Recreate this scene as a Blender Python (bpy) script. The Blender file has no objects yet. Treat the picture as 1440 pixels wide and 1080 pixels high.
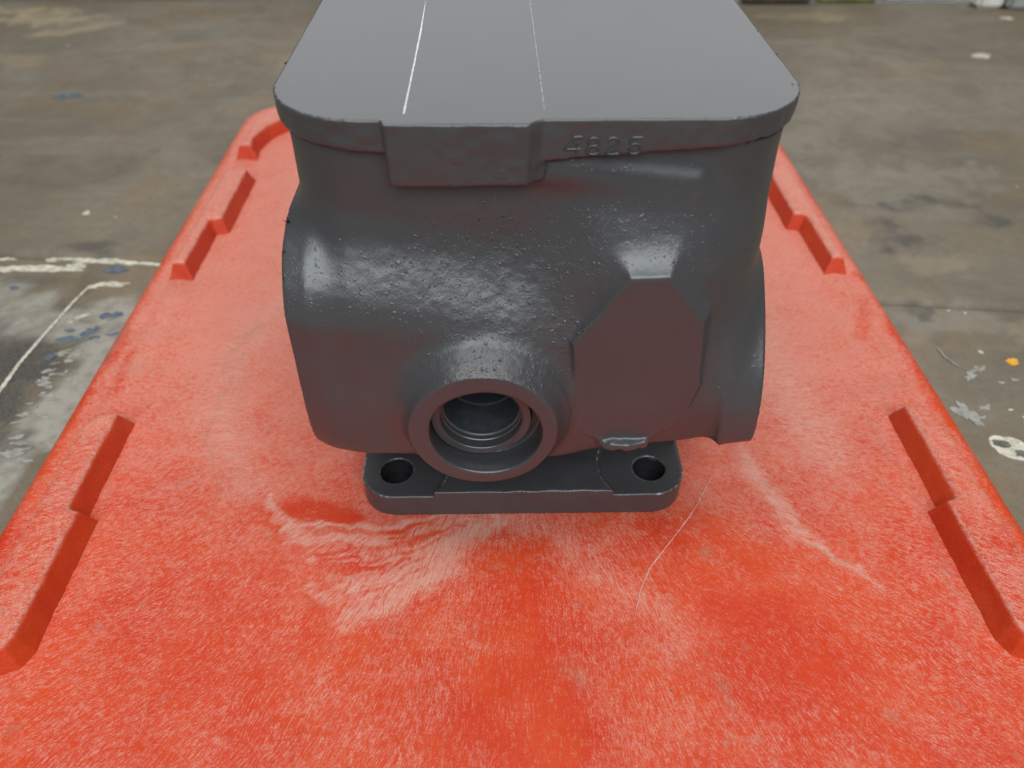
import bpy, bmesh, math, random
import numpy as np

# ------------------------------------------------------------------ camera, light, exposure
sc = bpy.context.scene
COL = sc.collection
CAM_H = 0.24
cam_d = bpy.data.cameras.new('camera')
cam_d.sensor_width = 36.0
cam_d.lens = 27.0
cam_d.clip_start = 0.01
cam_d.clip_end = 60.0
cam_d.dof.use_dof = True
cam_d.dof.focus_distance = 0.262
cam_d.dof.aperture_fstop = 11.0
cam = bpy.data.objects.new('camera', cam_d)
cam.location = (0, 0, CAM_H)
cam.rotation_euler = (math.radians(48.0), 0, math.radians(-0.83))
COL.objects.link(cam)
sc.camera = cam

world = bpy.data.worlds.new('World')
sc.world = world
world.use_nodes = True
world.node_tree.nodes['Background'].inputs[0].default_value = (0.93, 0.97, 1.0, 1)
world.node_tree.nodes['Background'].inputs[1].default_value = 0.09

def area(name, loc, rot, sx, sy, power, color):
    l = bpy.data.lights.new(name, 'AREA')
    l.shape = 'RECTANGLE'
    l.size, l.size_y = sx, sy
    l.energy = power
    l.color = color
    o = bpy.data.objects.new(name, l)
    o.location = loc
    o.rotation_euler = rot
    COL.objects.link(o)
    return o
# the workshop's ceiling lights overhead and its bright open end behind the casting
area('ceiling_light_bank', (0.2, -2.1, 2.3), (math.radians(44), 0, 0), 3.6, 1.7, 122, (0.88, 0.955, 1.0))
area('ceiling_light_bank', (-0.1, 0.25, 2.3), (0, 0, 0), 2.8, 0.9, 44, (1.0, 0.985, 0.96))
area('workshop_doorway_light', (0.5, 4.6, 2.3), (math.radians(-62), 0, 0), 5.0, 2.6, 64, (0.96, 0.98, 1.0))

sc.view_settings.view_transform = 'Standard'
sc.view_settings.look = 'None'
sc.view_settings.exposure = -0.2
sc.view_settings.gamma = 1.0

random.seed(4)
rng = np.random.default_rng(7)
MM = 0.001

# ------------------------------------------------------------------ helpers
def tag(o, label=None, cat=None, group=None, kind=None):
    if label: o['label'] = label
    if cat: o['category'] = cat
    if group: o['group'] = group
    if kind: o['kind'] = kind
    return o

def link_mesh(name, verts, faces, mat, parent=None, smooth=False):
    me = bpy.data.meshes.new(name)
    me.from_pydata([tuple(v) for v in verts], [], [tuple(f) for f in faces])
    me.materials.append(mat)
    if smooth:
        me.polygons.foreach_set('use_smooth', [True] * len(me.polygons))
    me.update()
    o = bpy.data.objects.new(name, me)
    COL.objects.link(o)
    if parent is not None:
        o.parent = parent
        o.matrix_parent_inverse = parent.matrix_basis.inverted()
    return o

def np_mesh(name, V, Q, mat, parent=None, attrs=None, smooth=True):
    """mesh from numpy arrays of vertices and quads"""
    me = bpy.data.meshes.new(name)
    n, m = len(V), len(Q)
    me.vertices.add(n)
    me.vertices.foreach_set('co', np.ascontiguousarray(V, dtype=np.float32).ravel())
    me.loops.add(m * 4)
    me.loops.foreach_set('vertex_index', np.ascontiguousarray(Q, dtype=np.int32).ravel())
    me.polygons.add(m)
    me.polygons.foreach_set('loop_start', np.arange(0, m * 4, 4, dtype=np.int32))
    me.polygons.foreach_set('loop_total', np.full(m, 4, dtype=np.int32))
    if smooth:
        me.polygons.foreach_set('use_smooth', np.ones(m, dtype=bool))
    me.materials.append(mat)
    me.update(calc_edges=True)
    me.validate()
    for k, a in (attrs or {}).items():
        at = me.attributes.new(k, 'FLOAT', 'POINT')
        at.data.foreach_set('value', np.ascontiguousarray(a, dtype=np.float32))
    o = bpy.data.objects.new(name, me)
    COL.objects.link(o)
    if parent is not None:
        o.parent = parent
        o.matrix_parent_inverse = parent.matrix_basis.inverted()
    return o

def empty(name, loc):
    o = bpy.data.objects.new(name, None)
    o.location = loc
    o.empty_display_size = 0.02
    COL.objects.link(o)
    return o

# ---- smooth lattice noise in numpy
def _hash(i, j, k, s):
    h = (i.astype(np.int64) * 73856093) ^ (j.astype(np.int64) * 19349663) ^ (k.astype(np.int64) * 83492791) ^ (s * 2654435)
    h = (h ^ (h >> 13)) * 1274126177
    return ((h & 0xffff).astype(np.float32)) / 65535.0
def vnoise(x, y, z, s=0):
    xi, yi, zi = np.floor(x), np.floor(y), np.floor(z)
    fx, fy, fz = x - xi, y - yi, z - zi
    fx, fy, fz = [f * f * (3 - 2 * f) for f in (fx, fy, fz)]
    xi, yi, zi = xi.astype(np.int64), yi.astype(np.int64), zi.astype(np.int64)
    r = 0
    for dx in (0, 1):
        for dy in (0, 1):
            for dz in (0, 1):
                w = (fx if dx else 1 - fx) * (fy if dy else 1 - fy) * (fz if dz else 1 - fz)
                r = r + w * _hash(xi + dx, yi + dy, zi + dz, s)
    return r * 2 - 1

def sstep(a, b, x):
    t = np.clip((x - a) / (b - a), 0, 1)
    return t * t * (3 - 2 * t)

# ---- signed distance shapes (millimetres)
def smin(a, b, k):
    h = np.clip(0.5 + 0.5 * (b - a) / k, 0, 1)
    return b + (a - b) * h - k * h * (1 - h)
def smax(a, b, k):
    return -smin(-a, -b, k)
def rrect(x, y, cx, cy, hx, hy, r):
    qx = np.abs(x - cx) - (hx - r)
    qy = np.abs(y - cy) - (hy - r)
    return np.minimum(np.maximum(qx, qy), 0) + np.hypot(np.maximum(qx, 0), np.maximum(qy, 0)) - r
def extr(d2, w, h):
    """2-D distance extruded: |w| <= h"""
    dw = np.abs(w) - h
    return np.minimum(np.maximum(d2, dw), 0) + np.hypot(np.maximum(d2, 0), np.maximum(dw, 0))
def rbox(x, y, z, c, h, r):
    qx = np.abs(x - c[0]) - (h[0] - r)
    qy = np.abs(y - c[1]) - (h[1] - r)
    qz = np.abs(z - c[2]) - (h[2] - r)
    return (np.minimum(np.maximum(np.maximum(qx, qy), qz), 0)
            + np.sqrt(np.maximum(qx, 0) ** 2 + np.maximum(qy, 0) ** 2 + np.maximum(qz, 0) ** 2) - r)
def poly2d(u, v, pts):
    """exact signed distance to a polygon (negative inside)"""
    d = np.full(u.shape, 1e9, dtype=np.float32)
    inside = np.zeros(u.shape, dtype=bool)
    n = len(pts)
    for i in range(n):
        ax, ay = pts[i]; bx, by = pts[(i + 1) % n]
        ex, ey = bx - ax, by - ay
        t = np.clip(((u - ax) * ex + (v - ay) * ey) / (ex * ex + ey * ey), 0, 1)
        d = np.minimum(d, (u - ax - ex * t) ** 2 + (v - ay - ey * t) ** 2)
        c = ((ay > v) != (by > v)) & (u < (bx - ax) * (v - ay) / (by - ay + 1e-9) + ax)
        inside ^= c
    d = np.sqrt(d)
    return np.where(inside, -d, d)

def surface_nets(fn, lo, hi, h, newton=2):
    ax = [np.arange(lo[i], hi[i] + h, h, dtype=np.float32) for i in range(3)]
    X, Y, Z = np.meshgrid(*ax, indexing='ij')
    F = fn(X, Y, Z).astype(np.float32)
    del X, Y, Z
    S = F < 0
    nx, ny, nz = F.shape
    cnt = np.zeros((nx - 1, ny - 1, nz - 1), dtype=np.int8)
    for a in (0, 1):
        for b in (0, 1):
            for c in (0, 1):
                cnt += S[a:nx - 1 + a, b:ny - 1 + b, c:nz - 1 + c]
    act = np.argwhere((cnt > 0) & (cnt < 8))
    idx = np.full(cnt.shape, -1, dtype=np.int32)
    idx[act[:, 0], act[:, 1], act[:, 2]] = np.arange(len(act))
    acc = np.zeros((len(act), 3), dtype=np.float64)
    num = np.zeros(len(act))
    cs = [(a, b, c) for a in (0, 1) for b in (0, 1) for c in (0, 1)]
    for p in cs:
        for q in cs:
            if sum(q) - sum(p) == 1 and sum(abs(np.array(q) - np.array(p))) == 1:
                fa = F[act[:, 0] + p[0], act[:, 1] + p[1], act[:, 2] + p[2]]
                fb = F[act[:, 0] + q[0], act[:, 1] + q[1], act[:, 2] + q[2]]
                m = (fa < 0) != (fb < 0)
                t = np.where(m, fa / np.where(m, fa - fb, 1), 0)
                for k in range(3):
                    acc[:, k] += m * (p[k] + t * (q[k] - p[k]))
                num += m
    V = (act + acc / num[:, None]) * h + np.array(lo)
    quads = []
    for axis in range(3):
        sl0 = [slice(None)] * 3; sl1 = [slice(None)] * 3
        sl0[axis] = slice(0, -1); sl1[axis] = slice(1, None)
        ch = S[tuple(sl0)] != S[tuple(sl1)]
        e = np.argwhere(ch)
        o1, o2 = (axis + 1) % 3, (axis + 2) % 3
        ok = ((e[:, o1] > 0) & (e[:, o2] > 0) & (e[:, o1] < F.shape[o1] - 1) & (e[:, o2] < F.shape[o2] - 1))
        e = e[ok]
        def cell(d1, d2):
            c = e.copy(); c[:, o1] -= d1; c[:, o2] -= d2
            return idx[c[:, 0], c[:, 1], c[:, 2]]
        q = np.stack([cell(1, 1), cell(0, 1), cell(0, 0), cell(1, 0)], 1)
        ins = S[e[:, 0], e[:, 1], e[:, 2]]
        q[~ins] = q[~ins][:, ::-1]
        quads.append(q)
    Q = np.concatenate(quads)
    Q = Q[(Q >= 0).all(1)]
    def grad(P):
        g = np.zeros_like(P)
        for k in range(3):
            d = np.zeros(3); d[k] = 0.15
            g[:, k] = fn(*(P + d).T) - fn(*(P - d).T)
        return g / 0.3
    for _ in range(newton):
        g = grad(V)
        f = fn(*V.T)
        step = f / np.maximum((g * g).sum(1), 0.2)
        step = np.clip(step, -0.4 * h, 0.4 * h)
        V = V - g * step[:, None]
    g = grad(V)
    N = g / np.maximum(np.linalg.norm(g, axis=1), 1e-6)[:, None]
    return V, Q, N

# ---- material building
def nodes_of(name):
    m = bpy.data.materials.new(name)
    m.use_nodes = True
    nt = m.node_tree
    bs = nt.nodes['Principled BSDF']
    return m, nt, bs
class NB:
    def __init__(s, nt): s.nt = nt
    def n(s, t, **kw):
        nd = s.nt.nodes.new(t)
        for k, v in kw.items(): setattr(nd, k, v)
        return nd
    def put(s, sock, v):
        if isinstance(v, bpy.types.NodeSocket): s.nt.links.new(v, sock)
        elif v is not None:
            if sock.type == 'RGBA' and len(v) == 3: v = (*v, 1)
            sock.default_value = v
    def math(s, op, a, b=None, c=None, clamp=False):
        nd = s.n('ShaderNodeMath', operation=op, use_clamp=clamp)
        for i, v in enumerate((a, b, c)):
            if v is not None: s.put(nd.inputs[i], v)
        return nd.outputs[0]
    def noise(s, vec, scale, detail=3, rough=0.55, dist=0.0):
        nd = s.n('ShaderNodeTexNoise')
        s.put(nd.inputs['Vector'], vec)
        nd.inputs['Scale'].default_value = scale
        nd.inputs['Detail'].default_value = detail
        nd.inputs['Roughness'].default_value = rough
        nd.inputs['Distortion'].default_value = dist
        return nd.outputs[0]
    def voro(s, vec, scale, rand=1.0):
        nd = s.n('ShaderNodeTexVoronoi')
        s.put(nd.inputs['Vector'], vec)
        nd.inputs['Scale'].default_value = scale
        nd.inputs['Randomness'].default_value = rand
        return nd.outputs['Distance'], nd.outputs['Color']
    def remap(s, v, a, b, c=0.0, d=1.0, smooth=True):
        nd = s.n('ShaderNodeMapRange', interpolation_type='SMOOTHSTEP' if smooth else 'LINEAR')
        s.put(nd.inputs[0], v)
        for i, q in enumerate((a, b, c, d)): s.put(nd.inputs[i + 1], q)
        return nd.outputs[0]
    def mix(s, f, a, b, blend='MIX'):
        nd = s.n('ShaderNodeMix', data_type='RGBA', blend_type=blend)
        s.put(nd.inputs[0], f); s.put(nd.inputs[6], a); s.put(nd.inputs[7], b)
        return nd.outputs[2]
    def attr(s, name):
        nd = s.n('ShaderNodeAttribute', attribute_name=name)
        return nd.outputs['Fac']
    def pos(s): return s.n('ShaderNodeNewGeometry').outputs['Position']
    def sep(s, v):
        nd = s.n('ShaderNodeSeparateXYZ'); s.put(nd.inputs[0], v); return nd.outputs
    def comb(s, x, y, z):
        nd = s.n('ShaderNodeCombineXYZ')
        for i, v in enumerate((x, y, z)): s.put(nd.inputs[i], v)
        return nd.outputs[0]
    def bump(s, h, strength, dist, prev=None):
        nd = s.n('ShaderNodeBump')
        nd.inputs['Strength'].default_value = strength
        nd.inputs['Distance'].default_value = dist
        s.put(nd.inputs['Height'], h)
        if prev is not None: s.put(nd.inputs['Normal'], prev)
        return nd.outputs[0]

def mat_paint():
    """satin grey machine enamel over a sand casting; 'rough' attribute = cast skin"""
    m, nt, bs = nodes_of('grey_enamel')
    b = NB(nt)
    p = b.pos()
    r = b.attr('rough')
    # pimples of moulding sand under the paint
    wn = b.n('ShaderNodeTexNoise'); b.put(wn.inputs['Vector'], p); wn.inputs['Scale'].default_value = 650; wn.inputs['Detail'].default_value = 2
    wv = b.n('ShaderNodeVectorMath', operation='MULTIPLY_ADD'); b.put(wv.inputs[0], wn.outputs['Color']); wv.inputs[1].default_value = (.0022, .0022, .0022); b.put(wv.inputs[2], p)
    pw = wv.outputs[0]
    d1, c1 = b.voro(pw, 540)
    pick = b.remap(b.sep(c1)[0], 0.52, 0.9)
    pim = b.math('MULTIPLY', b.remap(d1, 0.02, 0.36, 1.0, 0.0), pick)
    d2, c2 = b.voro(pw, 1150)
    pim2 = b.math('MULTIPLY', b.remap(d2, 0.05, 0.4, 1.0, 0.0), b.remap(b.sep(c2)[0], 0.4, 0.8))
    n1 = b.noise(p, 330, 5, 0.68)
    n2 = b.noise(p, 1500, 2, 0.5)
    h = b.math('MULTIPLY_ADD', pim2, 0.55, b.math('MULTIPLY', pim, 1.15))
    h = b.math('MULTIPLY_ADD', n1, 1.0, h)
    h = b.math('MULTIPLY', h, r)
    h = b.math('MULTIPLY_ADD', n2, b.math('MULTIPLY', r, 0.08), h)
    nrm = b.bump(h, 0.52, 0.0006)
    b.put(bs.inputs['Normal'], nrm)
    nl = b.noise(p, 55, 3, 0.6)
    colr = b.mix(b.remap(nl, 0.3, 0.7), (0.051, 0.050, 0.052), (0.055, 0.054, 0.056))
    # thin dark specks in the paint
    d3, c3 = b.voro(p, 210)
    spk = b.math('MULTIPLY', b.remap(d3, 0.03, 0.07, 1, 0), b.math('GREATER_THAN', b.sep(c3)[1], 0.93))
    colr = b.mix(spk, colr, (0.03, 0.03, 0.032))
    # paint rubbed thin along sharp machined edges
    ew = b.math('MULTIPLY', b.attr('edge'), b.remap(b.noise(p, 500, 3, .7), 0.42, 0.6))
    colr = b.mix(ew, colr, (0.42, 0.43, 0.44))
    b.put(bs.inputs['Base Color'], colr)
    b.put(bs.inputs['Roughness'], b.math('MULTIPLY_ADD', b.math('MULTIPLY', b.noise(p, 320, 3), r), 0.12, 0.31))
    bs.inputs['Specular IOR Level'].default_value = 0.78
    return m

def lid_material():
    m, nt, bs = nodes_of('worn_red_polyethylene')
    b = NB(nt)
    p = b.pos()
    x, y, z = b.sep(p)
    dx = b.math('SUBTRACT', x, 0.006)
    dy = b.math('SUBTRACT', 0.262, y)
    rr = b.math('SQRT', b.math('ADD', b.math('MULTIPLY', dx, dx), b.math('MULTIPLY', dy, dy)))
    th = b.math('ARCTAN2', dx, dy)
    wl = b.noise(p, 14, 2, 0.5)
    # scuff fibres: run outwards from the middle of the lid, wandering a little
    th2 = b.math('MULTIPLY_ADD', b.math('SUBTRACT', wl, 0.5), 0.16, th)
    flow = b.comb(b.math('MULTIPLY', th2, 0.17), b.math('MULTIPLY', rr, 0.085), z)
    f1 = b.noise(flow, 2500, 3, 0.7)
    th3 = b.math('MULTIPLY_ADD', b.math('SUBTRACT', b.noise(p, 42, 2), 0.5), 0.10, th)
    flow2 = b.comb(b.math('MULTIPLY', th3, 0.17), b.math('MULTIPLY', rr, 0.16), z)
    f2 = b.noise(flow2, 2900, 2, 0.6)
    fine = b.noise(p, 1700, 3, 0.7)
    patch = b.noise(p, 70, 4, 0.62)
    big = b.noise(p, 11, 3, 0.5)
    pale, clean = b.attr('pale'), b.attr('clean')
    upz = b.sep(b.n('ShaderNodeNewGeometry').outputs['Normal'])[2]
    up = b.remap(upz, 0.40, 0.85)
    fib = b.math('ADD', b.math('MULTIPLY', f1, 0.33), b.math('MULTIPLY', f2, 0.27))
    fib = b.math('MULTIPLY_ADD', fine, 0.18, fib)
    fib = b.math('MULTIPLY_ADD', b.noise(p, 430, 4, 0.7), 0.22, fib)
    far = b.remap(y, 0.12, 0.34, -0.034, 0.065)
    bias = b.math('MULTIPLY_ADD', b.math('SUBTRACT', patch, 0.5), 0.15, fib)
    bias = b.math('MULTIPLY_ADD', b.math('SUBTRACT', big, 0.5), 0.08, bias)
    bias = b.math('MULTIPLY_ADD', pale, 0.06, bias)
    bias = b.math('MULTIPLY_ADD', clean, -0.10, bias)
    bias = b.math('ADD', bias, far)
    fac = b.math('MULTIPLY', b.remap(bias, 0.41, 0.60), b.math('MULTIPLY_ADD', up, 0.80, 0.12))
    red = b.mix(b.remap(b.noise(p, 28, 2), 0.35, 0.65), (0.53, 0.034, 0.006), (0.57, 0.054, 0.010))
    pink = b.mix(b.remap(fine, 0.35, 0.7), (0.58, 0.180, 0.122), (0.64, 0.29, 0.225))
    col = b.mix(fac, red, pink)
    # chalky scuffs, broken up along the fibres
    flow3 = b.comb(b.math('MULTIPLY', th3, 0.17), b.math('MULTIPLY', rr, 0.10), z)
    sk = b.math('ADD', b.math('MULTIPLY', b.noise(flow3, 800, 4, 0.7), 0.6), b.math('MULTIPLY', fib, 0.4))
    sk = b.remap(b.math('MULTIPLY_ADD', pale, 0.24, sk), 0.50, 0.74)
    col = b.mix(b.math('MULTIPLY', sk, b.math('MULTIPLY', b.remap(pale, 0.0, 0.5), 0.72)), col, (0.60, 0.35, 0.27))
    # grey grime caught in the scuffs
    grime = b.math('MULTIPLY', b.remap(b.noise(p, 95, 4, 0.7), 0.60, 0.74), up)
    col = b.mix(b.math('MULTIPLY', grime, 0.45), col, (0.30, 0.19, 0.15))
    g2 = b.math('MULTIPLY', b.attr('grime'), b.remap(b.noise(p, 240, 3, 0.6), 0.35, 0.65, 0.3, 1.0))
    col = b.mix(b.math('MULTIPLY', g2, 0.7), col, (0.26, 0.17, 0.12))
    d, c = b.voro(p, 150)
    spk = b.math('MULTIPLY', b.remap(d, 0.03, 0.08, 1, 0), b.math('GREATER_THAN', b.sep(c)[0], 0.86))
    col = b.mix(b.math('MULTIPLY', spk, 0.8), col, (0.10, 0.07, 0.06))
    b.put(bs.inputs['Base Color'], col)
    b.put(bs.inputs['Roughness'], b.remap(fib, 0.3, 0.7, 0.38, 0.6))
    bs.inputs['Specular IOR Level'].default_value = 0.25
    h = b.math('ADD', fib, b.math('MULTIPLY', patch, 0.6))
    b.put(bs.inputs['Normal'], b.bump(h, 0.55, 0.0006))
    return m

def floor_material():
    m, nt, bs = nodes_of('stained_steel_floor')
    b = NB(nt)
    p = b.pos()
    n1 = b.noise(p, 7, 5, 0.6, 0.4)
    n2 = b.noise(p, 26, 5, 0.65, 0.6)
    n3 = b.noise(p, 160, 4, 0.65)
    n4 = b.noise(p, 900, 2, 0.6)
    st = b.n('ShaderNodeMapping'); b.put(st.inputs[0], p); st.inputs['Scale'].default_value = (5, 34, 1)
    st.inputs['Rotation'].default_value = (0, 0, 0.1)
    n5 = b.noise(st.outputs[0], 1.0, 5, 0.6)
    col = b.mix(b.remap(n1, 0.3, 0.7), (0.122, 0.096, 0.060), (0.196, 0.164, 0.116))
    col = b.mix(b.math('MULTIPLY', b.remap(n2, 0.42, 0.7), 0.55), col, (0.105, 0.083, 0.058))
    col = b.mix(b.math('MULTIPLY', b.remap(n5, 0.5, 0.75), 0.5), col, (0.235, 0.205, 0.165))
    col = b.mix(b.math('MULTIPLY', b.remap(b.noise(p, 17, 3), 0.50, 0.70), 0.55), col, (0.19, 0.122, 0.055))
    col = b.mix(b.math('MULTIPLY', b.remap(n3, 0.35, 0.7), 0.30), col, (0.09, 0.078, 0.06))
    rag = b.remap(n2, 0.33, 0.62, 0.25, 1.0)
    col = b.mix(b.math('MULTIPLY', b.attr('pale'), b.remap(n3, 0.3, 0.6, 0.45, 0.95)), col, (0.34, 0.325, 0.28))
    col = b.mix(b.math('MULTIPLY', b.attr('dark'), rag), col, (0.048, 0.044, 0.042))
    col = b.mix(b.math('MULTIPLY', b.attr('tan'), rag), col, (0.40, 0.31, 0.19))
    col = b.mix(b.math('MULTIPLY', b.remap(n4, 0.3, 0.7), 0.2), col, (0.28, 0.24, 0.19))
    b.put(bs.inputs['Base Color'], col)
    b.put(bs.inputs['Roughness'], b.remap(n2, 0.3, 0.7, 0.48, 0.7))
    bs.inputs['Specular IOR Level'].default_value = 0.4
    h = b.math('MULTIPLY_ADD', n3, 0.6, n4)
    b.put(bs.inputs['Normal'], b.bump(h, 0.4, 0.0006))
    return m

def plain(name, col, rough=0.55, var=0.15, scale=120, metallic=0.0):
    m, nt, bs = nodes_of(name)
    b = NB(nt)
    p = b.pos()
    n = b.noise(p, scale, 4, 0.65)
    dk = tuple(c * (1 - var * 2) for c in col); lt = tuple(min(1, c * (1 + var)) for c in col)
    b.put(bs.inputs['Base Color'], b.mix(b.remap(n, 0.3, 0.7), dk, lt))
    bs.inputs['Roughness'].default_value = rough
    bs.inputs['Metallic'].default_value = metallic
    b.put(bs.inputs['Normal'], b.bump(n, 0.3, 0.0004))
    return m

M_paint = mat_paint()
M_lid = lid_material()
M_floor = floor_material()
M_white = plain('cream_paint', (0.56, 0.52, 0.42), 0.6, 0.18, 260)
M_greyp = plain('pale_grey_paint', (0.31, 0.30, 0.265), 0.6, 0.15, 240)
M_blue = plain('blue_paint', (0.095, 0.125, 0.16), 0.6, 0.2, 200)
M_orange = plain('orange_paint', (0.72, 0.36, 0.035), 0.5, 0.1, 200)
M_darksp = plain('dark_paint_chip', (0.13, 0.125, 0.11), 0.6, 0.2, 300)
M_scratch = plain('bright_scratch', (0.66, 0.67, 0.68), 0.45, 0.06, 800)
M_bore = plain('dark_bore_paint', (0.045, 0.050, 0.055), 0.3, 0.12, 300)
M_burr_hole_shade = plain('black_flake_and_hole_shade', (0.018, 0.017, 0.018), 0.5, 0.1, 300)  # paint flakes; also the bolt hole liners, where black stands in for shade

# ------------------------------------------------------------------ the floor
FZ = -0.022
floor = tag(empty('floor', (0, 0.4, FZ)), kind='structure')

def seam_y(x):                       # joint between the two plates (mm)
    return 383.0 - 0.108 * x
def paint_attr(X, Y, blobs):
    a = np.zeros(X.shape)
    for (cx, cy, rx, ry, ang, s) in blobs:
        c, sn = math.cos(ang), math.sin(ang)
        u = ((X - cx) * c + (Y - cy) * sn) / rx
        v = (-(X - cx) * sn + (Y - cy) * c) / ry
        wob = 0.55 * vnoise(X / 14.0, Y / 14.0, X * 0 + cx, 3) + 0.3 * vnoise(X / 5.0, Y / 5.0, X * 0 + cy, 5)
        d = np.sqrt(u * u + v * v) + wob
        a = np.maximum(a, s * sstep(1.15, 0.7, d))
    return a
F_pale = [(-252, 350, 46, 20, 0.1, .8), (-218, 300, 12, 60, -0.12, .9), (-225, 250, 10, 40, 0.0, .8),
          (-300, 372, 40, 16, 0, .6), (290, 500, 60, 30, 0.2, .25), (240, 340, 40, 14, 0.1, .3)]
F_dark = [(-256, 318, 30, 34, 0.3, 1.0), (-246, 276, 20, 40, 0.1, .95), (-280, 388, 40, 5, 0, .6), (-262, 356, 26, 4, .1, .6), (270, 468, 26, 9, -0.1, .75), (256, 424, 14, 22, 0.35, .8),
          (326, 446, 10, 9, 0.2, .85), (300, 474, 34, 3.5, -0.35, .7), (-262, 425, 14, 5, 0, .7), (-247, 395, 7, 18, 0, .7),
          (420, 780, 26, 8, 0, .5), (236, 352, 8, 10, 0.4, .7), (300, 560, 90, 20, 0.2, .3), (-330, 520, 120, 26, 0.15, .3)]
F_tan = [(-490, 890, 60, 24, -0.3, .7), (-440, 850, 40, 12, 0.5, .5), (-520, 915, 30, 10, 0, .6), (330, 880, 60, 14, 0, .5),
         (-320, 800, 60, 14, 0.2, .25), (262, 395, 20, 9, 0.2, .35), (300, 330, 30, 12, 0.4, .3), (-480, 760, 70, 16, -.1, .25)]
def floor_plate(sign, zoff):
    st = 4.0
    xs = np.arange(-720, 721, st)
    if sign < 0:
        ys = np.concatenate([np.arange(-220, 0, 20.0), np.linspace(0, 1, 95) * 381.0])
    else:
        ys = np.linspace(0, 1, 141) * 560.0
    X, T = np.meshgrid(xs, ys, indexing='ij')
    if sign < 0:
        Yv = np.where(T < 0, T, T / 381.0 * (seam_y(X) - 1.0))
    else:
        Yv = seam_y(X) + 1.0 + T / 560.0 * (940 - 0.03 * X - seam_y(X))
    Zv = 0.25 * vnoise(X / 90, Yv / 90, X * 0, 11) + zoff
    nx, ny = X.shape
    # close the rim facing the joint with a rolled edge and a drop
    dist = np.abs(Yv - seam_y(X)) - 1.0
    Zv = Zv - 1.2 * sstep(3.0, 0.0, dist) ** 2
    V = np.stack([X, Yv, Zv], 2).reshape(-1, 3)
    I = np.arange(nx * ny).reshape(nx, ny)
    Q = np.stack([I[:-1, :-1], I[1:, :-1], I[1:, 1:], I[:-1, 1:]], 2).reshape(-1, 4)
    # skirt all round
    ring = np.concatenate([I[:, 0], I[-1, 1:], I[-2::-1, -1], I[0, -2:0:-1]])
    base = V[ring].copy(); base[:, 2] = -14
    k = np.arange(len(ring)); k2 = (k + 1) % len(ring)
    Q2 = np.stack([ring[k2], ring[k], k + len(V), k2 + len(V)], 1)
    V2 = np.concatenate([V, base]); Q = np.concatenate([Q, Q2])
    at = {'pale': paint_attr(V2[:, 0], V2[:, 1], F_pale), 'dark': paint_attr(V2[:, 0], V2[:, 1], F_dark),
          'tan': paint_attr(V2[:, 0], V2[:, 1], F_tan)}
    W = V2 * MM; W[:, 2] += FZ
    return np_mesh('floor_plate', W, Q, M_floor, floor, at)
floor_plate(-1, 0.0)
floor_plate(1, 0.9)
link_mesh('floor_bed', [(-1.6, -1.2, FZ - 0.015), (1.6, -1.2, FZ - 0.015), (1.6, 2.6, FZ - 0.015), (-1.6, 2.6, FZ - 0.015)],
          [(0, 1, 2, 3)], plain('grey_concrete', (0.30, 0.295, 0.28), 0.8, 0.12, 30), floor)

def splat(name, mat, cx, cy, rx, ry, ang, seed, rag=0.22, z=0.0, n=40):
    r_ = random.Random(seed)
    ph = [(r_.uniform(0, 6.28), r_.uniform(0.3, 1.0)) for _ in range(9)]
    far = cy > seam_y(cx)
    zz = FZ + (0.9 if far else 0.0) * MM + 0.0002 + 0.000011 * (seed % 37) + z
    top = []; low = []
    for i in range(n):
        t = i / n * 2 * math.pi
        k = 1 + rag * sum(a * math.sin((j + 2) * t + p) / (1 + 0.45 * j) for j, (p, a) in enumerate(ph)) + r_.uniform(-rag, rag) * 0.3
        u, v = rx * k * math.cos(t), ry * k * math.sin(t)
        x = cx + u * math.cos(ang) - v * math.sin(ang)
        y = cy + u * math.sin(ang) + v * math.cos(ang)
        top.append((x * MM * 1.0, y * MM, zz)); low.append((x * MM, y * MM, zz - 0.0012))
    V = top + low
    Fs = [tuple(range(n))] + [(i, i + n, (i + 1) % n + n, (i + 1) % n) for i in range(n)]
    return link_mesh(name, V, Fs, mat, floor)
sp = 0
def S(mat, *a, **k):
    global sp
    sp += 1
    return splat('paint_spot', mat, *a, seed=sp * 13 + 5, **k)
S(M_blue, -377, 670, 11, 6, 0.1); S(M_blue, -236, 398, 6.5, 4, 0); S(M_blue, -238, 331, 5, 2.6, 0.2, rag=.3)
S(M_blue, -228, 337, 5, 2.4, 0.5, rag=.2); S(M_blue, -240, 315, 3, 2.4, 0); S(M_blue, -289, 380, 3, 2, 0); S(M_blue, -222, 352, 5, 3, .4, rag=.4)
S(M_white, -300, 400, 14, 3.6, 0.0, rag=.35); S(M_white, -274, 400, 13, 3.4, 0.03, rag=.35); S(M_white, -262, 403, 7, 2, .1, rag=.4)
S(M_white, -252, 409, 16, 3.0, -0.03, rag=.4); S(M_white, -228, 406, 12, 1.8, -0.05, rag=.4); S(M_white, -279, 410, 5, 1.6, 0, rag=.4)
S(M_white, -234, 383, 9, 2.8, 0.06, rag=.3); S(M_white, -243, 380, 3, 1.4, 0.2, rag=.3); S(M_white, -312, 411, 8, 1.4, 0, rag=.4)
S(M_white, -213, 404, 7, 1.2, -.1, rag=.4); S(M_white, -238, 351, 2.6, 1.5, .4, rag=.4); S(M_white, -242, 346, 1.5, 1, 0)
for i in range(46):                  # broken diagonal smear of pale paint
    t = random.random()
    S(M_greyp, -232 + random.gauss(0, 3.6) + 3 * t, 322 - 84 * t, random.uniform(0.8, 4.2), random.uniform(0.4, 1.3), random.uniform(-.2, .5), rag=.3, n=18)
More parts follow.
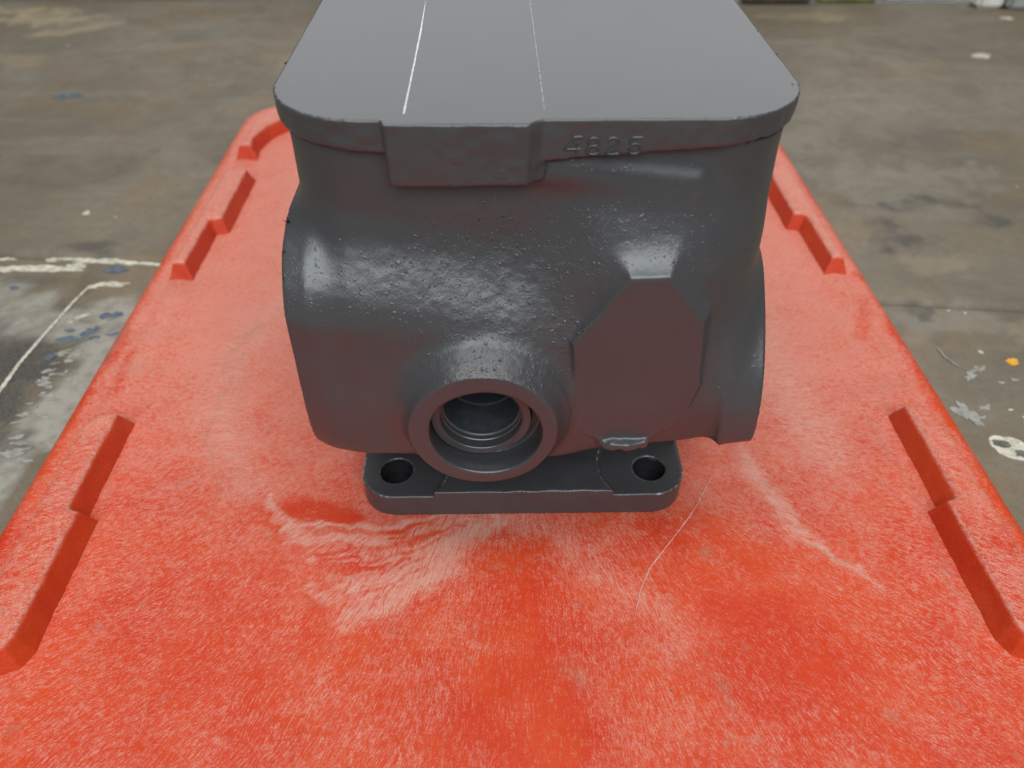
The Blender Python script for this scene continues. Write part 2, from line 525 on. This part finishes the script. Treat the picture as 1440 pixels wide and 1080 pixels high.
for i in range(12):
    S(M_blue, -234 + random.gauss(0, 8), 333 + random.gauss(0, 5), random.uniform(0.6, 3.0), random.uniform(0.4, 1.6), random.uniform(-.3, .6), rag=.3, n=16)
S(M_white, 464, 757, 9, 6, 0.0); S(M_white, 546, 871, 6, 4, 0); S(M_orange, 268, 304.5, 3.4, 2.6, 0.1, rag=.12)
S(M_white, 236, 243, 8.6, 7.6, -0.45, rag=.09)
S(M_darksp, 232.8, 245, 3.4, 2.5, -0.5, rag=.2, z=.0004); S(M_darksp, 239.3, 238.6, 3.2, 1.9, -.2, rag=.2, z=.0004)
S(M_greyp, 226, 266, 4.5, 7, 0.3, rag=.45); S(M_greyp, 237, 270, 3, 1.6, .6, rag=.4); S(M_greyp, 232, 263, 2, 1, .2, rag=.4)
S(M_greyp, 241, 294, 5, 2, 0.7, rag=.45); S(M_greyp, 248, 299, 4, 1.6, .6, rag=.45); S(M_greyp, 254, 288, 1.6, 1, 0); S(M_greyp, 262, 290, 2, .9, 0)
S(M_white, 255, 313, 1.3, 1.2, 0); S(M_white, 253, 263, .9, .8, 0); S(M_white, 262, 347, .9, .8, 0); S(M_white, 249, 224, 1, .9, 0)
S(M_white, -340, 440, 2.2, 1.6, 0); S(M_white, -280, 466, 2.4, 2.2, 0); S(M_white, -430, 800, 2, 1.4, 0)
for i in range(14):                  # small drips
    sx = random.choice((-1, 1))
    S(random.choice((M_white, M_greyp, M_darksp, M_darksp)), sx * random.uniform(225, 420), random.uniform(240, 700),
      random.uniform(.4, 1.1), random.uniform(.4, .9), 0, n=10)

def ribbon(name, mat, pts, wid, z, parent, jit=0.0, seed=1, thick=0.0003):
    """thin raised line through pts (mm), wid (mm) per point"""
    r_ = random.Random(seed)
    P = np.array(pts, dtype=float)
    seg = np.linalg.norm(np.diff(P, axis=0), axis=1); s = np.concatenate([[0], np.cumsum(seg)])
    m = max(8, int(s[-1] / 1.2))
    t = np.linspace(0, s[-1], m)
    C = np.stack([np.interp(t, s, P[:, k]) for k in range(2)], 1)
    for _ in range(3):
        C[1:-1] = (C[:-2] + 2 * C[1:-1] + C[2:]) / 4
    W = np.interp(t, s, wid)
    T = np.gradient(C, axis=0); T /= np.linalg.norm(T, axis=1)[:, None]
    N = np.stack([-T[:, 1], T[:, 0]], 1)
    V = []; Fs = []
    for i in range(m):
        w = W[i] * (1 + r_.uniform(-jit, jit)); o = r_.uniform(-jit, jit) * 0.3 * W[i]
        a = C[i] + N[i] * (w / 2 + o); b_ = C[i] - N[i] * (w / 2 - o); c_ = C[i] + N[i] * o
        V += [(a[0] * MM, a[1] * MM, z), (c_[0] * MM, c_[1] * MM, z + thick), (b_[0] * MM, b_[1] * MM, z)]
        if i:
            q = 3 * i
            Fs += [(q - 3, q - 2, q + 1, q), (q - 2, q - 1, q + 2, q + 1)]
    return link_mesh(name, V, Fs, mat, parent, True)
ribbon('paint_drip_line', M_white, [(-254, 270), (-254, 311), (-251, 340), (-248, 365), (-245.5, 378)], [2.2, 2.0, 1.7, 1.7, 1.2], FZ + .0006, floor, .25)
ribbon('paint_drip_line', M_greyp, [(233, 316), (234, 307), (237.5, 301)], [.7, 1.0, .8], FZ + .0006, floor, .3)

# ------------------------------------------------------------------ the red crate lid
LX, LY = 3.0, 298.0
LHX, LHY, LR = 201.0, 305.0, 34.0
def lid_mask(X, Y, lines, warp=5.0):
    wx = X + warp * vnoise(X / 16, Y / 16, X * 0, 21) + 1.6 * vnoise(X / 4, Y / 4, X * 0, 22)
    wy = Y + warp * vnoise(X / 16, Y / 16, X * 0, 23) + 1.6 * vnoise(X / 4, Y / 4, X * 0, 24)
    a = np.zeros(X.shape)
    for pts, w0, w1, s in lines:
        n = len(pts) - 1
        for i in range(n):
            (ax, ay), (bx, by) = pts[i], pts[i + 1]
            ex, ey = bx - ax, by - ay
            t = np.clip(((wx - ax) * ex + (wy - ay) * ey) / (ex * ex + ey * ey), 0, 1)
            d = np.hypot(wx - ax - ex * t, wy - ay - ey * t)
            w = w0 + (w1 - w0) * (i + t) / n
            a = np.maximum(a, s * sstep(w * 1.25, 0, d))
    return a
def build_lid():
    st = 1.0
    xs = np.arange(LX - LHX - 14, LX + LHX + 14.1, st)
    ys = np.arange(LY - LHY - 14, LY + LHY + 14.1, st)
    X, Y = np.meshgrid(xs, ys, indexing='ij')
    d = rrect(X, Y, LX, LY, LHX, LHY, LR)
    e = 0.5
    gx = (rrect(X + e, Y, LX, LY, LHX, LHY, LR) - rrect(X - e, Y, LX, LY, LHX, LHY, LR)) / (2 * e)
    gy = (rrect(X, Y + e, LX, LY, LHX, LHY, LR) - rrect(X, Y - e, LX, LY, LHX, LHY, LR)) / (2 * e)
    out = np.maximum(d, 0)
    PX, PY = X - gx * out, Y - gy * out
    r = 9.0
    ins = np.clip(-d, 0, r)
    Zv = -(r - np.sqrt(np.maximum(r * r - (r - ins) ** 2, 0))) - out * 1.0
    Zv += 0.7 * sstep(26, 21, -d) * sstep(14, 19, -d)              # faint crease inside the rim
    Zv += 0.30 * vnoise(X / 60, Y / 60, X * 0, 31) + 0.10 * vnoise(X / 9, Y / 9, X * 0, 32)
    pale = lid_mask(X, Y, [
        ([(100, 222), (107, 191), (114, 178), (124, 168), (138, 156)], 8, 2, 0.55),
        ([(-2, 187), (-19, 168), (-39, 155), (-53, 148)], 7, 9, 0.6),
        ([(-44, 153), (-70, 158)], 8, 3, 0.45),
        ([(-97, 204), (-88, 188), (-82, 182)], 3, 6, 0.6),
        ([(3, 189), (14, 181), (34, 161), (60, 134)], 7, 14, 0.32),
        ([(-120, 330), (-135, 270), (-110, 205)], 30, 14, 0.35),
        ([(120, 420), (130, 300), (135, 220)], 34, 20, 0.40),
        ([(-120, 470), (-110, 380)], 40, 40, 0.35),
    ])
    fan = []
    fr = random.Random(17)
    for k in range(17):                          # filaments sweeping out to the left of the foot
        a = k / 16
        sx, sy = -3 - 9 * a + fr.uniform(-2, 2), 189.5 - 11 * a + fr.uniform(-1, 1)
        ex, ey = -86 + 36 * a + fr.uniform(-8, 8), 186 - 32 * a + fr.uniform(-3, 3)
        mx, my = (sx + ex) / 2 + fr.uniform(-4, 4), (sy + ey) / 2 - 1.5 + 5 * (1 - a) * fr.uniform(-1, 0.4)
        fan.append(([(sx, sy), (mx, my), (ex, ey)], fr.uniform(0.8, 1.8), fr.uniform(1.0, 3.0), fr.uniform(.3, .7)))
    pale = np.maximum(pale, lid_mask(X, Y, fan, 2.5))
    clean = lid_mask(X, Y, [
        ([(-88, 190), (-62, 190)], 9, 6, 1.0),
        ([(-45, 183), (-24, 181), (-8, 187)], 4, 2.5, 1.0), ([(-66, 171), (-34, 172)], 5, 3, 0.9),
        ([(4, 170), (6, 150), (8, 120), (5, 95)], 13, 30, 0.55),
        ([(70, 150), (100, 130)], 22, 26, 0.4), ([(60, 185), (92, 170)], 12, 14, .5),
        ([(-196, 330), (-193, 300), (-196, 240)], 9, 5, 0.9), ([(202, 350), (199, 300), (201, 230)], 8, 5, 0.9),
        ([(188, 330), (180, 300)], 6, 5, 0.6), ([(-180, 290), (-178, 268)], 6, 6, 0.6),
    ])
    grime = lid_mask(X, Y, [
        ([(-193, 312), (-196, 285)], 5, 4, 0.8), ([(-124, 312), (-134, 280)], 5, 2, 0.45),
        ([(-131, 300), (-128, 240), (-115, 190)], 2.0, 1.2, 0.4), ([(-125, 290), (-119, 240)], 1.6, 1.0, 0.4),
        ([(-160, 235), (-155, 150)], 3, 2, 0.3), ([(166, 235), (162, 140)], 3, 2, 0.35),
        ([(95, 182), (100, 176)], 3, 3, 0.3), ([(20, 128), (26, 120)], 6, 5, .35), ([(70, 120), (72, 112)], 4, 3, .5),
        ([(118, 172), (127, 166)], 1.2, 0.8, 1.0), ([(75, 170), (76, 168)], 2, 2, .8),
    ], 3.0)
    rim = sstep(13, 3, -d) * (0.75 + 0.5 * vnoise(X / 22, Y / 22, X * 0, 71))
    clean = np.maximum(clean, rim)
    grime = np.maximum(grime, 0.22 * sstep(0.15, 0.6, vnoise(X / 40, Y / 14, X * 0, 72)) * sstep(0, 24, -d) * sstep(44, 26, -d))
    nx, ny = X.shape
    V = np.stack([PX, PY, Zv], 2).reshape(-1, 3) * MM
    I = np.arange(nx * ny).reshape(nx, ny)
    Q = np.stack([I[:-1, :-1], I[1:, :-1], I[1:, 1:], I[:-1, 1:]], 2).reshape(-1, 4)
    return np_mesh('crate_lid', V, Q, M_lid, None, {'pale': pale.ravel(), 'clean': clean.ravel(), 'grime': grime.ravel()})
lid = build_lid()
tag(lid, 'scuffed red plastic crate lid with raised edge ribs lying under the grey casting', 'crate lid')

def lid_rib(poly, hgt, draft, seed):
    """raised rib: plan polygon, vertical-ish sides with draft, soft edges"""
    pts = np.array(poly, dtype=float)
    def fn(x, y, z):
        d2 = poly2d(x, y, poly)
        dd = (d2 + draft * np.clip(z, -2, hgt)) * 0.92
        d = smax(dd, z - hgt, 2.6)
        return d + 0.25 * vnoise(x / 5, y / 5, z / 5, seed)
    lo = (pts[:, 0].min() - 2, pts[:, 1].min() - 2, -2.2); hi = (pts[:, 0].max() + 2, pts[:, 1].max() + 2, hgt + 1.5)
    V, Q, N = surface_nets(fn, lo, hi, 0.9, 1)
    w = 0.25 * sstep(0.5, 0.9, N[:, 2]) + 0.3 * sstep(0.4, 0.6, N[:, 2]) * sstep(0.93, 0.75, N[:, 2]) * (V[:, 2] > 6)
    return np_mesh('rib', V * MM, Q, M_lid, lid, {'pale': w, 'clean': V[:, 0] * 0, 'grime': V[:, 0] * 0})
def mir(poly): return [(2 * 4.0 - x, y) for x, y in poly][::-1]
def mirY(poly): return [(x, 2 * LY - y) for x, y in poly][::-1]
near = [(-163, 243), (-163, 190.5), (-158.5, 189), (-158.5, 134), (-161, 128), (-182, 119), (-182, 232), (-176, 243)]
far = [(-162.5, 470), (-162.5, 403), (-169.5, 401), (-170, 354), (-183, 354), (-183, 464), (-179, 470)]
corner = [(-168, 500), (-170, 514), (-165, 534), (-152, 552), (-120, 558), (-120, 576), (-152, 576), (-172, 566), (-182, 545), (-183, 500)]
sd = 50
for pl in (near, far, corner, mirY(corner)):
    for q in (pl, mir(pl)):
        sd += 1
        lid_rib(q, 10.5, 0.36, sd)
ribbon('scratch', plain('pale_scratch', (0.62, 0.33, 0.25), 0.5, .1, 600), [(85, 208), (74, 190), (62, 175), (53, 164), (48, 154), (44, 141)], [.35, .45, .4, .45, .4, .2], 0.0003, lid, .6)

# ------------------------------------------------------------------ the grey casting
cast = empty('machine_casting', (0.0105, 0.262, 0.0))
tag(cast, 'grey painted cast iron housing with round bored boss standing on the red lid', 'casting')

BX, BYF, BZ = -6.7, 173.0, 62.8        # bored boss: centre and face
BR = 24.0
PADY = 183.5
PAD = [(px_ * 1.031, 240 - (240 - pz_) * 1.031) for px_, pz_ in ((36.0, 118.6), (46.8, 119.0), (58.6, 103.5), (61.4, 78), (57.6, 62), (47, 53), (33, 53), (23.3, 61), (21.0, 95))]
def body_fn(x, y, z):
    neck = extr(rrect(x, y, 10.3, 262, 71.5, 65.5, 21), z - 100, 54)
    # horizontal barrels, axis left-right
    rc = np.hypot(y - 234, z - 50)
    mid = extr(rc - 43.5, x - 3, 61)
    right = extr(rc - 51, x - 80.5, 6.0)
    left = extr(rrect(y, z, 238, 77, 51.5, 42, 26), x + 62.6, 3.3)
    # front wall with shoulder falling to the right
    zt = z + 0.15 * (x + 25)
    wall = rbox(x, y, zt, (-20.0, 226, 69), (49, 42, 45.5), 25)
    d = smin(neck, mid, 22)
    low = rbox(x, y, z, (20, 232.5, 44), (75, 40, 20), 7)
    d = smin(d, low, 7)
    d = smin(d, right, 15)
    
    d = smin(d, wall, 16)
    d = smin(d, left, 12)
    # cast ridge running down to the boss
    ax, ay, az, bx_, by_, bz_ = 4.0, 196.0, 113.0, -6.0, 190.0, 90.0
    ex, ey, ez = bx_ - ax, by_ - ay, bz_ - az
    t = np.clip(((x - ax) * ex + (y - ay) * ey + (z - az) * ez) / (ex * ex + ey * ey + ez * ez), 0, 1)
    ridge = np.sqrt((x - ax - ex * t) ** 2 + (y - ay - ey * t) ** 2 + (z - az - ez * t) ** 2) - 7.0
    # flange root lip right of the lug
    lip = rbox(x, y, z + 0.10 * (x - 12), (33, 203, 142.0), (23, 6.9, 2.6), 2.2)
    d = smin(d, lip, 6)
    # slight swelling above the pad
    sw = rbox(x, y, z, (43, 212, 86), (29, 24.8, 45), 24.5)
    d = smin(d, sw, 18)
    # flat pad
    pd = poly2d(x, z, PAD)
    pad = smax((pd - 0.6 * np.clip(y - PADY, 0, 9)) * 0.95, np.maximum(PADY - y, y - 225), 0.8)
    d = smin(d, pad, 1.0 + 4.5 * sstep(96, 116, z))
    # boss
    rb = np.hypot(x - BX, z - BZ)
    boss = smax((rb - BR - 0.42 * np.clip(y - BYF - 0.5, 0, 7)) * 0.97, np.maximum(BYF - y, y - 225), 0.7)
    d = smin(d, boss, 7)
    # flat underside, ends machined
    bot = 40.2 - 5.5 * sstep(2, 24, x) + 0.16 * np.maximum(x - 25, 0) - z
    body_bot = smax(d, bot, 7)
    boss_only = smax(boss, y - 196, 2)
    d = np.minimum(body_bot, boss_only)
    d = smax(d, x - 85.8, 0.8)
    d = smax(d, -65.8 - x, 0.8)
    d = np.maximum(d, z - 149.5)
    # torn lip of metal at the foot of the pad
    chip = np.maximum(np.hypot((x - 41) / 1.9, y - 184.5) * 1.0 - 4.4, np.abs(z - 47.6) - 1.2)
    chip = chip + 0.5 * vnoise(x / 2.2, y / 2.2, z / 2.2, 77)
    d = smin(d, chip, 0.8)
    # counterbore (set slightly off the sleeve) and bore
    cb = extr(np.hypot(x - BX - 0.8, z - BZ + 0.6) - 18.2, y - 170, 12.5)
    d = smax(d, -cb, 0.6)
    bore = extr(np.hypot(x - BX + 0.8, z - BZ - 0.6) - 16.6, y - 200, 45)
    d = np.maximum(d, -bore)
    return d
V, Q, N = surface_nets(body_fn, (-69, 168.5, 32), (89.5, 331, 152), 0.72)
# cast skin: relief everywhere except on machined faces
x, y, z = V.T
facing = -N[:, 1]
mach = np.maximum.reduce([
    sstep(0.90, 0.97, facing) * (y < PADY + 0.5) * (poly2d(x, z, PAD) < 1.0),
    sstep(0.90, 0.97, facing) * (y < BYF + 0.7),
    (np.hypot(x - BX, z - BZ) < 19.5) * (y > BYF - 1) * (y < 250) * 1.0,
    (np.abs(N[:, 0]) > 0.95) * ((x > 85.0) | (x < -63.4)) * 1.0])
zone = 0.32 + 0.75 * np.exp(-(((x + 6) / 40) ** 2 + ((z - 112) / 22) ** 2)) + 0.55 * np.exp(-(((x - 20) / 26) ** 2 + ((z - 88) / 16) ** 2)) \
    + 0.35 * np.exp(-(((x + 5) / 26) ** 2 + ((z - 84) / 12) ** 2))
zone *= 0.75 + 0.5 * vnoise(x / 18, y / 18, z / 18, 41)
zone = np.where((x < -15) & (z < 86), zone * (0.35 + 0.65 * sstep(70, 88, z)), zone) * 1.2
rough = np.clip(zone * (1 - mach), 0, 1.2)
disp = (0.35 * vnoise(x / 13, y / 13, z / 13, 42) + rough * (0.13 * vnoise(x / 4.5, y / 4.5, z / 4.5, 43) + 0.11 * vnoise(x / 1.9, y / 1.9, z / 1.9, 44))) * (1 - mach)
V = V + N * disp[:, None]
BODY_V = V
body = np_mesh('body', V * MM, Q, M_paint, cast, {'rough': rough})

# top flange with its lug
def flange_fn(x, y, z):
    d2 = rrect(x, y, 10.2, 268.5, 74.2, 75.5, 27)
    zb = 145.6 + 0.075 * np.abs(x - 6)
    d = smax(d2 + 0.02 * (158 - z), zb - z, 1.6)
    lug = poly2d(x, y, [(-30.6, 199), (-31.0, 191.3), (-29.8, 190.4), (6.8, 190.0), (12.2, 194.0), (12.2, 199)])
    lug = smax(lug + 0.03 * (158 - z), 139.7 + 0.012 * (x + 30) - z, 1.4)
    d = np.minimum(d, lug)
    return np.maximum(d, z - 158)
V, Q, N = surface_nets(flange_fn, (-69, 188, 137.5), (89, 347, 160), 0.66)
x, y, z = V.T
top = sstep(0.8, 0.95, N[:, 2])
edge = sstep(154.5, 157.6, z)
rough = np.clip((0.36 + 0.25 * vnoise(x / 9, y / 9, z / 9, 51)) * (1 - top), 0, 1)
disp = (0.28 * vnoise(x / 7, y / 7, z / 7, 52) + 0.20 * vnoise(x / 2.4, y / 2.4, z / 2.4, 53)) * (1 - top) * (1 - 0.5 * edge)
edge = sstep(0.15, 0.4, N[:, 2]) * sstep(0.99, 0.8, N[:, 2]) * (z > 157)
V = V + N * disp[:, None]
flange = np_mesh('top_flange', V * MM, Q, M_paint, cast, {'rough': rough, 'edge': edge})

# foot plate with two spot-faced bolt holes showing
HL, HR_ = (-42.7, 203.8), (57.4, 203.8)
def foot_fn(x, y, z):
    d2 = rrect(x, y, 7.2, 250, 63.4, 59.8, 13.5)
    d = smax(d2, z - 13.3, 0.5)
    d = np.maximum(d, 0.15 - z)
    ped = extr(rrect(x, y, 8, 262, 40, 44, 14), z - 27, 18)
    d = smin(d, ped, 9)
    for hx, hy in (HL, HR_):
        r = np.hypot(x - hx, y - hy)
        d = smax(d, -extr(r - 20.5, z - 30.9, 20), 0.4)
        d = smax(d, -extr(r - 6.4, z - 21, 20), 0.5)
    return d
V, Q, N = surface_nets(foot_fn, (-58, 188.5, -1), (72.5, 312, 43.5), 0.6)
x, y, z = V.T
inear = np.minimum(np.hypot(x - HL[0], y - HL[1]), np.hypot(x - HR_[0], y - HR_[1])) < 20
rough = np.where(inear | (z < 0.5), 0.08, 0.35)
disp = np.where(N[:, 2] < 0.5, 0.18 * vnoise(x / 5, y / 5, z / 5, 61), np.where(inear, 0, 0.35 * vnoise(x / 6, y / 6, z / 6, 62))) * (z > 0.6)
edge = sstep(0.15, 0.4, N[:, 2]) * sstep(0.99, 0.8, N[:, 2]) * (z > 10.2) * (y < 225) * (z < 14) * np.where(np.minimum(np.hypot(x - HL[0], y - HL[1]), np.hypot(x - HR_[0], y - HR_[1])) < 9, 0.25, 1.0)
V = V + N * disp[:, None]
foot = np_mesh('foot_plate', V * MM, Q, M_paint, cast, {'rough': rough, 'edge': edge})

# stepped sleeve inside the bore
def lathe(name, prof, cx, cz, mat, parent, n=96):
    V = []; Fs = []
    for (r, yy) in prof:
        for i in range(n):
            a = 2 * math.pi * i / n
            V.append(((cx + r * math.cos(a)) * MM, yy * MM, (cz + r * math.sin(a)) * MM))
    for j in range(len(prof) - 1):
        for i in range(n):
            k = (i + 1) % n
            Fs.append((j * n + i, j * n + k, (j + 1) * n + k, (j + 1) * n + i))
    o = link_mesh(name, V, Fs, mat, parent, True)
    o.data.set_sharp_from_angle(angle=math.radians(28))
    return o
SX, SZ = BX - 0.8, BZ + 0.6
sl = lathe('bore_sleeve', [(16.45, 200), (16.45, 179.6), (16.2, 179.1), (13.9, 179.1), (13.65, 179.4), (13.6, 182.6), (13.3, 182.9), (13.3, 184.6), (12.9, 184.9), (12.9, 200)],
           SX, SZ, M_paint, cast)
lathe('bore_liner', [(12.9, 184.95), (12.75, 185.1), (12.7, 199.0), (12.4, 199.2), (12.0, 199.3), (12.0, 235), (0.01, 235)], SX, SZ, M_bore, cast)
for rr_, yy_ in ((13.62, 179.35), (13.28, 182.9), (12.85, 185.0), (12.45, 199.0)):   # bright turned edges
    lathe('bore_ring', [(rr_ + .02, yy_ - .12), (rr_ - .16, yy_ - .05), (rr_ - .16, yy_ + .12), (rr_ + .02, yy_ + .2)], SX, SZ, M_paint, cast)

for hx_, hy_ in (HL, HR_):             # oily bolt holes; the liner's black paints in the shade of their depth
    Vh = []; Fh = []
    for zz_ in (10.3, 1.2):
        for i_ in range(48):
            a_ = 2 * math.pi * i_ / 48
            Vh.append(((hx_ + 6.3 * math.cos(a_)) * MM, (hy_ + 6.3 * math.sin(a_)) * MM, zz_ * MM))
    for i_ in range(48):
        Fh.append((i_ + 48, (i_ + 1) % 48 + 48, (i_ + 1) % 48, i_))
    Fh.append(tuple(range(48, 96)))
    link_mesh('bolt_hole_shade_liner', Vh, Fh, M_burr_hole_shade, cast)

# cast numerals on the flange edge
def stroke(name, pts, r, parent, yface):
    """raised rounded stroke; pts are (x, z) in mm on the front face"""
    V = []; Fs = []
    P = np.array(pts, float)
    k = 7
    T = np.gradient(P, axis=0); T /= np.maximum(np.linalg.norm(T, axis=1), 1e-6)[:, None]
    for i in range(len(P)):
        nx_, nz_ = -T[i, 1], T[i, 0]
        for j in range(k):
            a = math.pi * j / (k - 1)
            off, up = r * math.cos(a), r * 1.7 * math.sin(a)
            V.append(((P[i, 0] + nx_ * off) * MM, (yface - up + 0.15) * MM, (P[i, 1] + nz_ * off) * MM))
        if i:
            for j in range(k - 1):
                q = (i - 1) * k + j
                Fs.append((q, q + 1, q + k + 1, q + k))
    return link_mesh(name, V, Fs, M_paint, parent, True)
def arc(cx, cz, rx, rz, a0, a1, n=14):
    return [(cx + rx * math.cos(math.radians(a0 + (a1 - a0) * i / n)), cz + rz * math.sin(math.radians(a0 + (a1 - a0) * i / n))) for i in range(n + 1)]
DIG = {
    '4': [[(2.6, 4.9), (1.6, 3.4), (0.0, 1.3), (4.2, 1.45)], [(2.3, 4.9), (4.4, 5.1)], [(3.2, 2.6), (3.1, 0.2)]],
    '8': [arc(1.8, 3.7, 1.35, 1.2, 0, 360, 20), arc(1.8, 1.25, 1.7, 1.25, 0, 360, 20)],
    '2': [arc(1.7, 3.6, 1.6, 1.4, 160, -40, 14) + [(0.1, 0.1), (3.4, 0.2)]],
    '5': [[(3.7, 5.0), (0.9, 4.9), (0.6, 2.9)] + arc(1.8, 1.6, 1.7, 1.5, 120, -150, 16)],
}
for ch, x0, z0 in (('4', 16.8, 148.6), ('8', 22.6, 148.4), ('2', 27.8, 148.3), ('5', 33.6, 148.4)):
    for stx in DIG[ch]:
        fine = []
        for (a, b_) in zip(stx[:-1], stx[1:]):
            for t in np.linspace(0, 1, 5)[:-1]:
                fine.append((x0 + a[0] + (b_[0] - a[0]) * t, z0 + (a[1] + (b_[1] - a[1]) * t) * 0.93))
        fine.append((x0 + stx[-1][0], z0 + stx[-1][1] * 0.93))
        stroke('numeral_stroke', fine, 0.37, flange, 193.0 + 0.18)

# bright scratches across the machined top
ribbon('scratch', M_scratch, [(-26.6, 296), (-25.9, 262), (-25.7, 235), (-25.5, 197)], [.15, .5, .42, .4], 0.15803, flange, .35, 3, 0.00006)
r2 = random.Random(9)
yy = 199.0
while yy < 335:
    ln = r2.uniform(1.2, 7)
    xo = 11.5 - (yy - 200) * 0.008
    ribbon('scratch', M_scratch, [(xo, yy), (xo - ln * .008 + r2.uniform(-.06, .06), yy + ln / 2), (xo - ln * .008, yy + ln)],
           [.05, r2.uniform(.10, .24), .05], 0.15803, flange, .3, int(yy), 0.00005)
    yy += ln + r2.uniform(0.1, 1.6)

# ragged black paint flakes on sharp edges
def flake(p, s, seed):
    r_ = random.Random(seed)
    V = []; Fs = []
    for k in range(4):
        d = np.array([r_.uniform(-1, .6), r_.uniform(-.5, .5), r_.uniform(-.2, 1)]); d /= np.linalg.norm(d)
        q = np.cross(d, [0.3, 1, 0.2]); q /= np.linalg.norm(q); w = np.cross(d, q)
        b0 = np.array(p); L = s * r_.uniform(.5, 1.2); n0 = len(V)
        V += [tuple((b0 + q * s * .2) * MM), tuple((b0 - q * s * .2) * MM), tuple((b0 + w * s * .18) * MM), tuple((b0 + d * L) * MM)]
        Fs += [(n0, n0 + 1, n0 + 3), (n0 + 1, n0 + 2, n0 + 3), (n0 + 2, n0, n0 + 3), (n0, n0 + 2, n0 + 1)]
    return link_mesh('paint_flake', V, Fs, M_burr_hole_shade, body)

for k_, (p_, s_) in enumerate([((-64.6, 206, 121.6), 2.4), ((-65.9, 195, 118.5), 1.4), ((-65.9, 189, 112), 1.0), ((-65.8, 187.8, 95), 0.9), ((-65.3, 189, 70), 1.6), ((-65, 190, 64), 2.0),
                               ((-64, 236, 157.6), 1.3), ((84.2, 240, 157.8), 1.0), ((83.9, 262, 157.8), 0.8), ((82, 216, 157.8), 0.8), ((12.2, 193.2, 144.6), 1.2)]):
    if k_ < 6:                       # sit them on the left rim
        p_ = tuple(BODY_V[np.argmin(((BODY_V - np.array(p_)) ** 2).sum(1))])
    flake(p_, s_, 90 + k_)

# ------------------------------------------------------------------ things at the far end of the floor
def block(name, x0, x1, y0, y1, h, mat, label, cat, bev=0.004):
    bm = bmesh.new()
    bmesh.ops.create_cube(bm, size=1)
    for v in bm.verts:
        v.co.x = (x0 + x1) / 2 + v.co.x * (x1 - x0); v.co.y = (y0 + y1) / 2 + v.co.y * (y1 - y0); v.co.z = FZ + 0.001 + (v.co.z + .5) * h
    bmesh.ops.bevel(bm, geom=bm.edges[:], offset=bev, segments=2, affect='EDGES')
    me = bpy.data.meshes.new(name); bm.to_mesh(me); bm.free()
    me.materials.append(mat)
    o = bpy.data.objects.new(name, me); COL.objects.link(o)
    return tag(o, label, cat)
block('brown_block', .270, .352, .921, .965, .07, plain('dark_brown_wood', (0.085, 0.06, 0.045), .7, .2, 60), 'dark brown wooden block at the far end of the floor', 'block')
block('green_board', .355, .428, .925, .945, .06, plain('olive_green_paint', (0.27, 0.27, 0.09), .6, .2, 40), 'olive green board beside the brown block at the floor end', 'board')
block('white_board', .432, .524, .928, .95, .07, plain('white_board_paint', (0.66, 0.65, 0.61), .6, .1, 40), 'low white board between the green board and the white post', 'board')
block('white_post', .527, .556, .901, .93, .16, plain('white_post_paint', (0.72, 0.70, 0.64), .55, .08, 40), 'white square post at the far right end of the floor', 'post')
block('grey_panel', .558, .70, .896, .92, .10, plain('grey_panel_paint', (0.34, 0.34, 0.33), .6, .12, 40), 'grey panel to the right of the white post', 'panel')
block('pale_rail', -.72, -.16, .948, .975, .05, plain('pale_grey_rail_paint', (0.47, 0.46, 0.45), .6, .12, 30), 'long pale grey rail along the far left floor end', 'rail')
